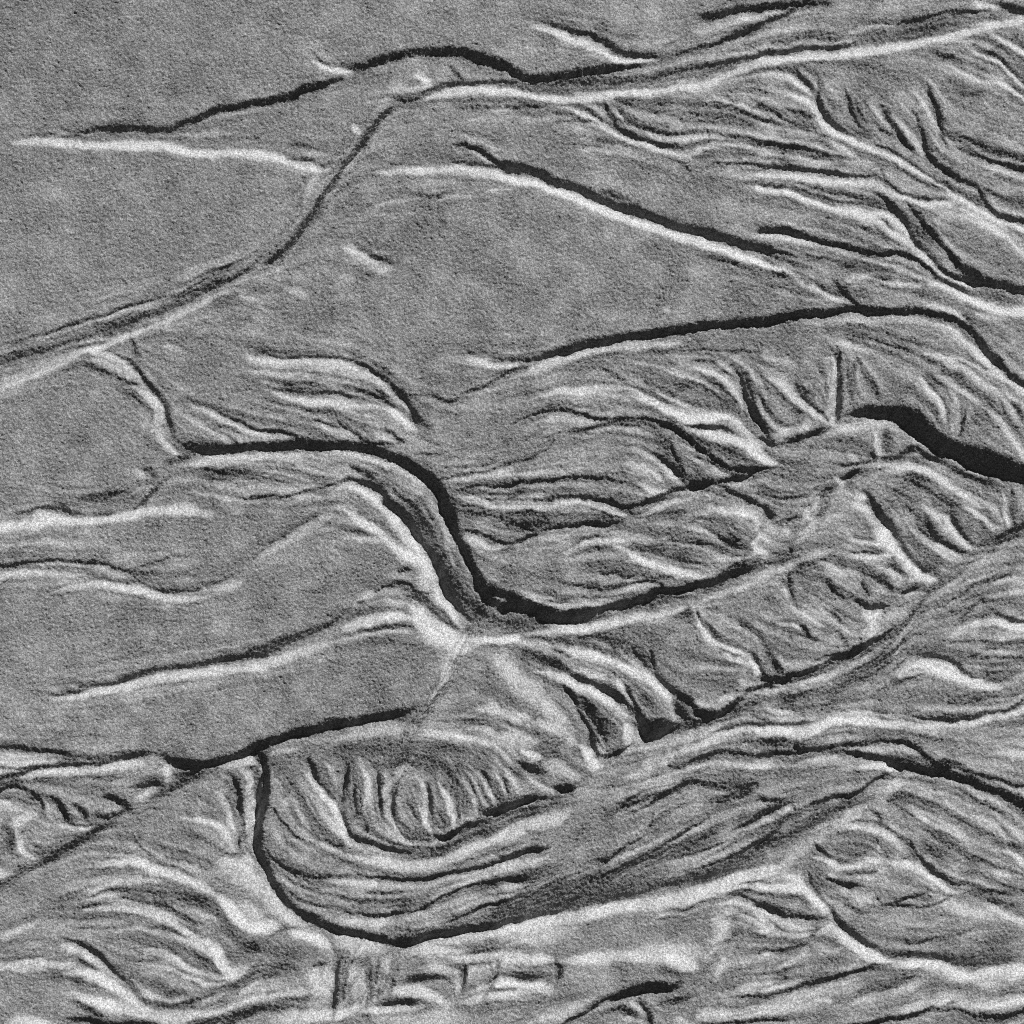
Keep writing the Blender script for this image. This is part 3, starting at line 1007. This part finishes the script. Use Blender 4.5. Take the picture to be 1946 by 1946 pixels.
w 30 .4 -10,970 80,950 (
d 60 .45 620,860 720,850 760,870
d 54 1.0 400,985 470,960 540,940 620,930 700,920 740,890
d 26 1.0 200,1092 280,1060 340,1030 400,990 450,960
d 20 .7 190,1100 240,1080
w 30 .5 80,1092 180,1060 280,1020 380,970
d 22 .95 550,970 575,1010 600,1060 620,1100
w 24 .6 480,1050 540,1060 590,1085
w 20 .6 520,985 560,1020 580,1050
d 40 .4 420,1030 480,1010 520,1030 560,1092
d 40 .4 620,1000 720,980 800,960
w 20 .5 700,1060 760,1075 800,1092
d 18 .75 940,960 1010,965 1060,965 1110,955 )
w 26 .45 940,945 1020,930 1100,910 )
w 24 .5 930,1055 1010,1045 1100,1030 )
d 16 .5 900,1075 1000,1065 1092,1065
w 34 .3 870,900 900,840 950,800
w 50 .4 840,780 900,700 860,640
w 26 .6 500,80 570,55 620,20 660,0
d 20 .7 670,15 720,15 760,5
T 1446 1446 1092
d 50 1.0 520,-10 590,20 660,40 740,50 820,70 900,95 980,125 1040,155 1110,190 )
d 22 .9 560,45 500,70 430,105 370,140 300,150 230,175 160,195
d 16 .85 720,0 780,20 850,40 920,60 980,80
d 18 .8 920,55 1000,80 1050,100 1110,100 )
w 24 .6 470,20 530,35 580,40
w 22 .5 580,60 680,60 780,85 870,115 960,160 1050,220 1110,270
w 20 .5 780,30 860,50
w 40 .4 440,180 500,150 560,100 620,65
d 24 .6 -10,150 40,160 100,165 (
d 20 .7 -10,215 50,195 120,175 (
w 18 .7 60,225 110,205 135,215
d 16 .5 130,175 140,215
d 50 .4 0,280 100,240 200,190
d 60 .4 -10,360 100,310 220,250 330,190 440,130 (
w 20 .3 -10,250 60,230
d 18 .5 -10,330 60,290 100,250
w 30 .55 -10,470 80,440 160,390 220,340 300,280 380,220 460,180 (
w 26 .8 290,285 340,268 400,275 460,285 510,305 560,335 600,370
d 16 .7 440,200 480,215 490,250 500,280
d 26 .85 500,270 560,295 600,330 640,370 670,410 710,450 750,480 800,510 860,525
w 20 .45 520,260 570,290 620,350
w 26 .6 630,420 660,450 720,490 780,535
w 24 .9 520,415 580,420 650,440 700,480 750,515 800,545 840,550
w 24 .8 200,400 260,410 310,440 380,440 450,420 530,410
d 18 .85 215,335 250,370 290,400 310,410
d 18 .6 470,310 490,350 520,380 540,400
w 18 .5 480,340 510,380
d 14 .4 310,420 370,415
d 24 .9 250,480 310,495 370,515 430,515
w 18 .5 260,460 330,500
d 16 .6 440,465 500,455
w 20 .4 470,455 520,455
d 16 .7 480,540 490,580 520,595 580,580 640,560 700,535
d 18 .7 490,600 560,600 640,605 720,590 780,565 830,560
d 14 .5 290,540 330,570 380,600 420,620 480,625
w 40 .35 300,530 420,560 480,540
w 16 .5 640,480 700,510 730,540
d 24 .65 190,460 220,530 260,580
d 36 .9 260,590 310,640 360,690 420,740 480,780 550,795
d 30 .8 520,790 600,800 700,805 760,820 830,845
d 90 .55 640,800 760,830 860,840 960,830 1092,800
w 32 .9 -10,525 80,530 160,525 200,550 230,590 270,620 310,650 (
w 26 .6 80,470 130,485 170,510
d 20 .5 -10,510 60,505
d 18 .5 170,490 210,540
d 24 .9 -10,592 50,610 100,635 160,640 230,645 280,640 (
w 30 .5 -10,615 60,650 130,680 210,680 (
d 16 .5 10,655 50,685
w 26 .5 -10,690 30,700
w 40 .95 280,680 330,710 370,755 430,790 490,820 560,835
w 26 .6 240,700 280,680 310,690
w 24 .4 200,760 280,775 360,770
d 20 .5 200,730 240,680
d 16 .55 -10,780 60,775 150,760 210,740
w 20 .4 -10,800 60,790
w 34 1.0 540,845 640,845 720,850 800,870 870,900 940,880 1020,870 1110,870 )
w 60 .5 640,850 800,880 940,910 1092,900
d 24 .9 -10,960 80,950 160,925 240,905 320,885 400,865 480,845 580,835
w 24 .6 -10,940 80,930 180,900
w 20 .4 40,860 120,830 200,800
d 14 .5 40,870 120,890
d 60 .5 400,970 480,940 580,910 660,890
w 30 .4 350,1010 420,990 520,960 700,910
w 24 .5 -10,1020 80,1010 160,995 240,1000 (
w 20 .4 180,980 280,930 420,900
d 20 .85 -10,1070 80,1065 160,1070 (
d 24 .9 340,1085 420,1085 520,1070 620,1055 680,1030 750,1020
d 26 .9 740,1025 820,1035 900,1050 1000,1050 1110,1025 )
d 60 .4 700,1060 850,1075 1092,1060
w 30 .6 780,1010 900,1010 1020,1000 1110,980 )
w 40 .4 560,1040 700,1000 860,960
d 50 .3 960,920 1092,940
w 26 .6 850,560 920,580 980,620 1040,650 1110,680 )
d 30 .45 870,560 980,590 1092,600
d 30 .35 560,740 680,740 800,720 920,680
d 20 .4 540,730 620,750 720,745
d 50 .25 900,760 1000,740 1092,720
d 18 .7 940,460 980,500 1040,520 1110,535 )
w 22 .5 950,465 1020,470 1092,490
w 26 .7 1010,370 1050,390 1110,430 )
d 24 .7 1020,340 1060,350 1092,380
d 20 .6 980,380 1030,400 1080,430
d 24 .5 660,330 720,370 780,410
d 80 .3 640,230 760,330 880,430 960,520
d 26 .5 860,540 960,545 1092,550
w 20 .55 620,210 700,260 800,300 870,340
w 16 .35 540,160 640,200 760,260 880,330
w 16 .35 680,140 800,200 920,270 1000,320
d 16 .35 600,130 760,210 900,280
d 16 .35 640,100 800,140 950,220 1050,300
d 16 .4 800,110 920,170 1010,240 1092,320
w 16 .4 860,220 950,260 1020,310
w 16 .35 1000,230 1060,290 1092,340
d 16 .4 560,180 640,240 720,290 820,340
d 16 .4 880,380 940,420 1000,440
w 50 .3 700,560 850,620 1000,650
"""

MARGIN = 60
N = 1088
STEP = (FRAME + 2 * MARGIN) / (N - 1)          # photo px per grid cell
rng = np.random.default_rng(7)


def catmull(pts, step):
    p = np.array(pts, float)
    if len(p) < 2:
        return p
    ext = np.vstack([2 * p[0] - p[1], p, 2 * p[-1] - p[-2]])
    out = []
    for i in range(1, len(ext) - 2):
        a, b, c, d = ext[i - 1], ext[i], ext[i + 1], ext[i + 2]
        n = max(2, int(np.linalg.norm(c - b) / step) + 1)
        t = np.linspace(0, 1, n, endpoint=False)[:, None]
        out.append(0.5 * ((2 * b) + (c - a) * t + (2 * a - 5 * b + 4 * c - d) * t ** 2
                          + (-a + 3 * b - 3 * c + d) * t ** 3))
    out.append(p[-1:])
    return np.vstack(out)


def fft_blur(a, sig):
    ky = np.fft.fftfreq(a.shape[0])[:, None]
    kx = np.fft.rfftfreq(a.shape[1])[None, :]
    return np.fft.irfft2(np.fft.rfft2(a) * np.exp(-2 * (math.pi * sig) ** 2 * (kx * kx + ky * ky)), a.shape)


def bilinear(a, y, x):
    y = np.clip(y, 0, a.shape[0] - 1.001)
    x = np.clip(x, 0, a.shape[1] - 1.001)
    y0 = y.astype(np.int32); x0 = x.astype(np.int32)
    fy = y - y0; fx = x - x0
    i = y0 * a.shape[1] + x0
    f = a.ravel()
    return ((f[i] * (1 - fx) + f[i + 1] * fx) * (1 - fy)
            + (f[i + a.shape[1]] * (1 - fx) + f[i + a.shape[1] + 1] * fx) * fy)


dark = np.zeros((N, N), np.float32)
lite = np.zeros((N, N), np.float32)
txx = np.zeros((N, N), np.float32)             # structure tensor of the flow (double-angle)
txy = np.zeros((N, N), np.float32)
dens = np.zeros((N, N), np.float32)

off = (0.0, 0.0); sc = 500.0 / 1932.0
for line in STROKES.strip().splitlines():
    f = line.split()
    if f[0] == 'T':
        off = (float(f[1]), float(f[2]))
        sc = 500.0 / (float(f[3]) if len(f) > 3 else 1932.0)
        continue
    kind = f[0]; w = float(f[1]) * sc; amp = float(f[2])
    if kind == 'd' and w > 20 and amp < 0.75: amp *= 0.75      # broad, gently sloping floors
    open0 = open1 = False
    pts = []
    for s in f[3:]:
        if ',' in s:
            a, b = s.split(',')
            pts.append((off[0] + float(a) * sc, off[1] + float(b) * sc))
        else:
            open0 = '(' in s
            open1 = ')' in s
    g = (np.array(pts) + MARGIN) / STEP
    # strokes that leave the photo run on into the margin
    if open1 and (max(abs(g[-1] - N / 2)) > N / 2 - MARGIN / STEP * 1.6):
        g = np.vstack([g, g[-1] + (g[-1] - g[-2]) / (np.linalg.norm(g[-1] - g[-2]) + 1e-6) * 60])
    if open0 and (max(abs(g[0] - N / 2)) > N / 2 - MARGIN / STEP * 1.6):
        g = np.vstack([g[0] + (g[0] - g[1]) / (np.linalg.norm(g[0] - g[1]) + 1e-6) * 60, g])
    hw = max(w / STEP / 2, 1.3)
    if kind == 'd': hw = max(hw * (1.0 - 0.16 * amp) * (0.85 if w < 10 else 1.0), 0.85)
    if kind == 's': hw *= 0.85
    c = catmull(g, max(3.0, hw * 0.6))
    seg = np.linalg.norm(np.diff(c, axis=0), axis=1)
    L = np.concatenate([[0], np.cumsum(seg)])
    tot = L[-1]
    tl = min(0.28 * tot, 45.0) + 1e-6
    tap = np.ones(len(c))
    if not open0: tap = np.minimum(tap, L / tl)
    if not open1: tap = np.minimum(tap, (tot - L) / tl)
    tap = np.clip(tap, 0, 1) ** 0.7
    # uneven banks: width and depth wander along the rill
    wob = 1 + 0.10 * np.sin(L / 17.0 + rng.uniform(0, 6)) + 0.07 * np.sin(L / 7.3 + rng.uniform(0, 6))
    pw = 2.0 if w < 14 else (3.0 if kind != 's' else 5.0)
    reach = hw * 2.4 + 2
    bx0 = max(int(c[:, 0].min() - reach), 0); bx1 = min(int(c[:, 0].max() + reach) + 2, N)
    by0 = max(int(c[:, 1].min() - reach), 0); by1 = min(int(c[:, 1].max() + reach) + 2, N)
    if bx1 <= bx0 or by1 <= by0:
        continue
    loc = np.zeros((by1 - by0, bx1 - bx0), np.float32)
    for i in range(len(c) - 1):
        p, q = c[i], c[i + 1]
        x0 = max(int(min(p[0], q[0]) - reach), bx0); x1 = min(int(max(p[0], q[0]) + reach) + 2, bx1)
        y0 = max(int(min(p[1], q[1]) - reach), by0); y1 = min(int(max(p[1], q[1]) + reach) + 2, by1)
        if x1 <= x0 or y1 <= y0:
            continue
        X = np.arange(x0, x1, dtype=np.float32)[None, :]
        Y = np.arange(y0, y1, dtype=np.float32)[:, None]
        d = q - p
        l2 = float(d @ d) + 1e-9
        t = np.clip(((X - p[0]) * d[0] + (Y - p[1]) * d[1]) / l2, 0, 1)
        r2 = (X - p[0] - t * d[0]) ** 2 + (Y - p[1] - t * d[1]) ** 2
        k = tap[i] + (tap[i + 1] - tap[i]) * t
        hh = hw * (0.35 + 0.65 * k) * wob[i]
        v = (amp * (0.25 + 0.75 * k) * np.minimum(k * 4, 1)) * np.exp(-(r2 / (hh * hh)) ** (pw / 2))
        s = loc[y0 - by0:y1 - by0, x0 - bx0:x1 - bx0]
        np.maximum(s, v, out=s)
        ln = math.sqrt(l2); cx, cy = d[0] / ln, d[1] / ln
        yi = min(max(int(p[1]), 0), N - 1); xi = min(max(int(p[0]), 0), N - 1)
        wt = ln * (0.3 + amp)
        txx[yi, xi] += wt * (cx * cx - cy * cy)
        txy[yi, xi] += wt * 2 * cx * cy
        if w < 16: dens[yi, xi] += ln * (0.4 + amp)
    tgt = lite if kind == 'w' else dark
    s = tgt[by0:by1, bx0:bx1]
    np.maximum(s, loc, out=s)

# flow direction everywhere, then fine braided rills combed along it
a = np.zeros((N, N)); b = np.zeros((N, N))
for sg, wt in ((6, 1.0), (16, 1.0), (45, 0.6), (120, 0.2)):
    a += fft_blur(txx, sg) * wt
    b += fft_blur(txy, sg) * wt
ang = 0.5 * np.arctan2(b, a)
ux, uy = np.cos(ang), np.sin(ang)
yy, xx = np.mgrid[0:N, 0:N].astype(np.float64)


def comb(noise, steps, h):
    acc = noise.copy()
    for sign in (1, -1):
        x = xx.copy(); y = yy.copy()
        px = ux * sign; py = uy * sign
        for _ in range(steps):
            x += px * h; y += py * h
            yi = np.clip(y, 0, N - 1).astype(np.int32); xi = np.clip(x, 0, N - 1).astype(np.int32)
            i = yi * N + xi
            qx = ux.ravel()[i]; qy = uy.ravel()[i]
            fl = np.sign(qx * px + qy * py); fl[fl == 0] = 1
            px = qx * fl; py = qy * fl
            acc += noise.ravel()[i]
    acc -= acc.mean()
    return acc / acc.std()


fine = comb(fft_blur(rng.standard_normal((N, N)), 1.1), 20, 1.6)
broad = comb(fft_blur(rng.standard_normal((N, N)), 3.0), 22, 3.0)
fine = fine - fft_blur(fine, 6)
broad = broad - fft_blur(broad, 16)
rill = np.clip(fft_blur(dens, 14) * 14.0, 0, 1)
rill = np.clip(fft_blur(rill, 8), 0, 1)

B = lite - dark + rill * (0.15 * fine + 0.13 * broad)
# crumbling edges: warp the banks by small irregular amounts
wx = fft_blur(rng.standard_normal((N, N)), 2.2); wx /= wx.std()
wy = fft_blur(rng.standard_normal((N, N)), 2.2); wy /= wy.std()
wx2 = fft_blur(rng.standard_normal((N, N)), 7); wx2 /= wx2.std()
wy2 = fft_blur(rng.standard_normal((N, N)), 7); wy2 /= wy2.std()
B = bilinear(B, yy + 0.45 * wy + 0.6 * wy2, xx + 0.45 * wx + 0.6 * wx2)
und = fft_blur(rng.standard_normal((N, N)), 9); und /= und.std()
und2 = fft_blur(rng.standard_normal((N, N)), 4); und2 /= und2.std()
# the sheet as a whole tips a little away from the sun at the upper left and lower left
tip = -0.16 * np.exp(-(((xx / N) / 0.42) ** 2 + ((yy / N) / 0.45) ** 2)) + 0.05
B = B + tip + 0.035 * und + 0.03 * und2

# slopes -> heights (least squares along the light, smooth across it)
TE = math.tan(R(SUN_EL))
slope = np.where(B < 0, -TE * 1.06 * (1 - (1 - np.clip(-B, 0, 1)) ** 1.9), np.clip(B, 0, 1.1) * 1.0)
win = np.clip(np.minimum(np.minimum(xx, N - 1 - xx), np.minimum(yy, N - 1 - yy)) / 22.0, 0, 1)
slope = slope * win
lx, ly = math.cos(R(SUN_AZ)), -math.sin(R(SUN_AZ))       # towards the sun, in grid rows-down space
PADN = 1350
kx = 2 * math.pi * np.fft.rfftfreq(PADN)[None, :]
ky = 2 * math.pi * np.fft.fftfreq(PADN)[:, None]
kl = kx * lx + ky * ly
kp = -kx * ly + ky * lx
MU = (2 * math.pi / 800.0) ** 2
FILT = -np.conj(1j * kl) / (kl * kl + 0.006 * kp * kp + MU)


def solve(sl):
    P = np.zeros((PADN, PADN)); P[:N, :N] = sl
    H = np.fft.rfft2(P) * FILT
    return (np.fft.irfft2(H, P.shape)[:N, :N], -np.fft.irfft2(H * 1j * kl, P.shape)[:N, :N])


def shaded(hh):
    """True where higher sand towards the sun hides it."""
    top = np.full((N, N), -1e9)
    for t in range(1, 46):
        dx = int(round(lx * t)); dy = int(round(ly * t))          # dx >= 0, dy <= 0
        top[-dy:, :N - dx] = np.maximum(top[-dy:, :N - dx], hh[:N + dy, dx:] - t * TE)
    return top > hh + 0.05


# let the banks settle until their own cast shadows fall where the traced rills are dark
want = slope.copy()
work = slope.copy()
for it in range(3):
    h, got = solve(work)
    sh = shaded(h)
    eff = np.where(sh, np.minimum(got, -TE), np.maximum(got, -TE * 1.1))
    work = work + 0.55 * win * (np.maximum(want, -TE * 1.05) - eff)
    work = np.clip(work, -2.2 * TE, 1.3)
h, got = solve(work)
h = h * STEP * MM                                     # cells -> metres
# sand grains: real millimetre relief at grid scale
g1 = rng.standard_normal((N, N)); g2 = fft_blur(rng.standard_normal((N, N)), 0.6); g2 /= g2.std()
grain = (0.35 * g1 + 0.65 * g2)
h = h + grain * 0.00015
print("height range", h.min(), h.max())

# ------------------------------------------------------------------ sand material
mat = bpy.data.materials.new("grey_sand")
mat.use_nodes = True
nt = mat.node_tree; nd = nt.nodes; lk = nt.links
bsdf = nd["Principled BSDF"]
bsdf.inputs["Roughness"].default_value = 0.9
bsdf.inputs["Specular IOR Level"].default_value = 0.15
geo = nd.new("ShaderNodeNewGeometry")
vor = nd.new("ShaderNodeTexVoronoi"); vor.voronoi_dimensions = '3D'
vor.inputs["Scale"].default_value = 1.0 / (2.0 * MM)
mp = nd.new("ShaderNodeMapping")
mp.inputs["Rotation"].default_value = (0.61, 0.47, 0.83)
mp.inputs["Location"].default_value = (3.17, 1.29, 2.43)
lk.new(geo.outputs["Position"], mp.inputs["Vector"])
lk.new(mp.outputs[0], vor.inputs["Vector"])
sep = nd.new("ShaderNodeSeparateColor")
lk.new(vor.outputs["Color"], sep.inputs[0])
ramp = nd.new("ShaderNodeValToRGB")
ramp.color_ramp.elements[0].position = 0.0; ramp.color_ramp.elements[0].color = (0.17, 0.17, 0.17, 1)
ramp.color_ramp.elements[1].position = 1.0; ramp.color_ramp.elements[1].color = (0.47, 0.47, 0.47, 1)
e = ramp.color_ramp.elements.new(0.5); e.color = (0.30, 0.30, 0.30, 1)
lk.new(sep.outputs[0], ramp.inputs[0])
lk.new(ramp.outputs[0], bsdf.inputs["Base Color"])
noi = nd.new("ShaderNodeTexNoise"); noi.inputs["Scale"].default_value = 1.0 / (2.6 * MM)
noi.inputs["Detail"].default_value = 2.0
lk.new(mp.outputs[0], noi.inputs["Vector"])
bump = nd.new("ShaderNodeBump"); bump.inputs["Strength"].default_value = 0.5
bump.inputs["Distance"].default_value = 0.0006
lk.new(noi.outputs[0], bump.inputs["Height"])
lk.new(bump.outputs[0], bsdf.inputs["Normal"])

# ------------------------------------------------------------------ the sand sheet
XW = (xx * STEP - MARGIN - FRAME / 2) * MM
YW = -(yy * STEP - MARGIN - FRAME / 2) * MM
XW = XW + rng.uniform(-0.4, 0.4, (N, N)) * STEP * MM
YW = YW + rng.uniform(-0.4, 0.4, (N, N)) * STEP * MM
co = np.stack([XW, YW, h], -1).reshape(-1, 3).astype(np.float32)


def grid_mesh(name, co, faces):
    me = bpy.data.meshes.new(name)
    me.vertices.add(len(co)); me.vertices.foreach_set("co", co.ravel())
    nf = len(faces)
    me.loops.add(nf * 4); me.loops.foreach_set("vertex_index", faces.ravel().astype(np.int32))
    me.polygons.add(nf)
    me.polygons.foreach_set("loop_start", np.arange(0, nf * 4, 4, dtype=np.int32))
    me.polygons.foreach_set("use_smooth", np.ones(nf, bool))
    me.update(calc_edges=True)
    me.materials.append(mat)
    return me


idx = np.arange(N * N).reshape(N, N)
quads = np.stack([idx[1:, :-1], idx[1:, 1:], idx[:-1, 1:], idx[:-1, :-1]], -1).reshape(-1, 4)
ob = bpy.data.objects.new("sand_ground", grid_mesh("sand_ground", co, quads))
ob["kind"] = "structure"
ob["label"] = "grey rippled sand cut by branching water rills"
scene.collection.objects.link(ob)

# the beach beyond, a little below the near sheet, out to the horizon
zb = float(h.min()) - 0.004
me = grid_mesh("beach", np.array([[-60, -60, zb], [60, -60, zb], [60, 60, zb], [-60, 60, zb]], np.float32), np.array([[0, 1, 2, 3]]))
beach = bpy.data.objects.new("beach", me)
beach["kind"] = "structure"
beach["label"] = "flat grey sand beach reaching out around the rills"
scene.collection.objects.link(beach)
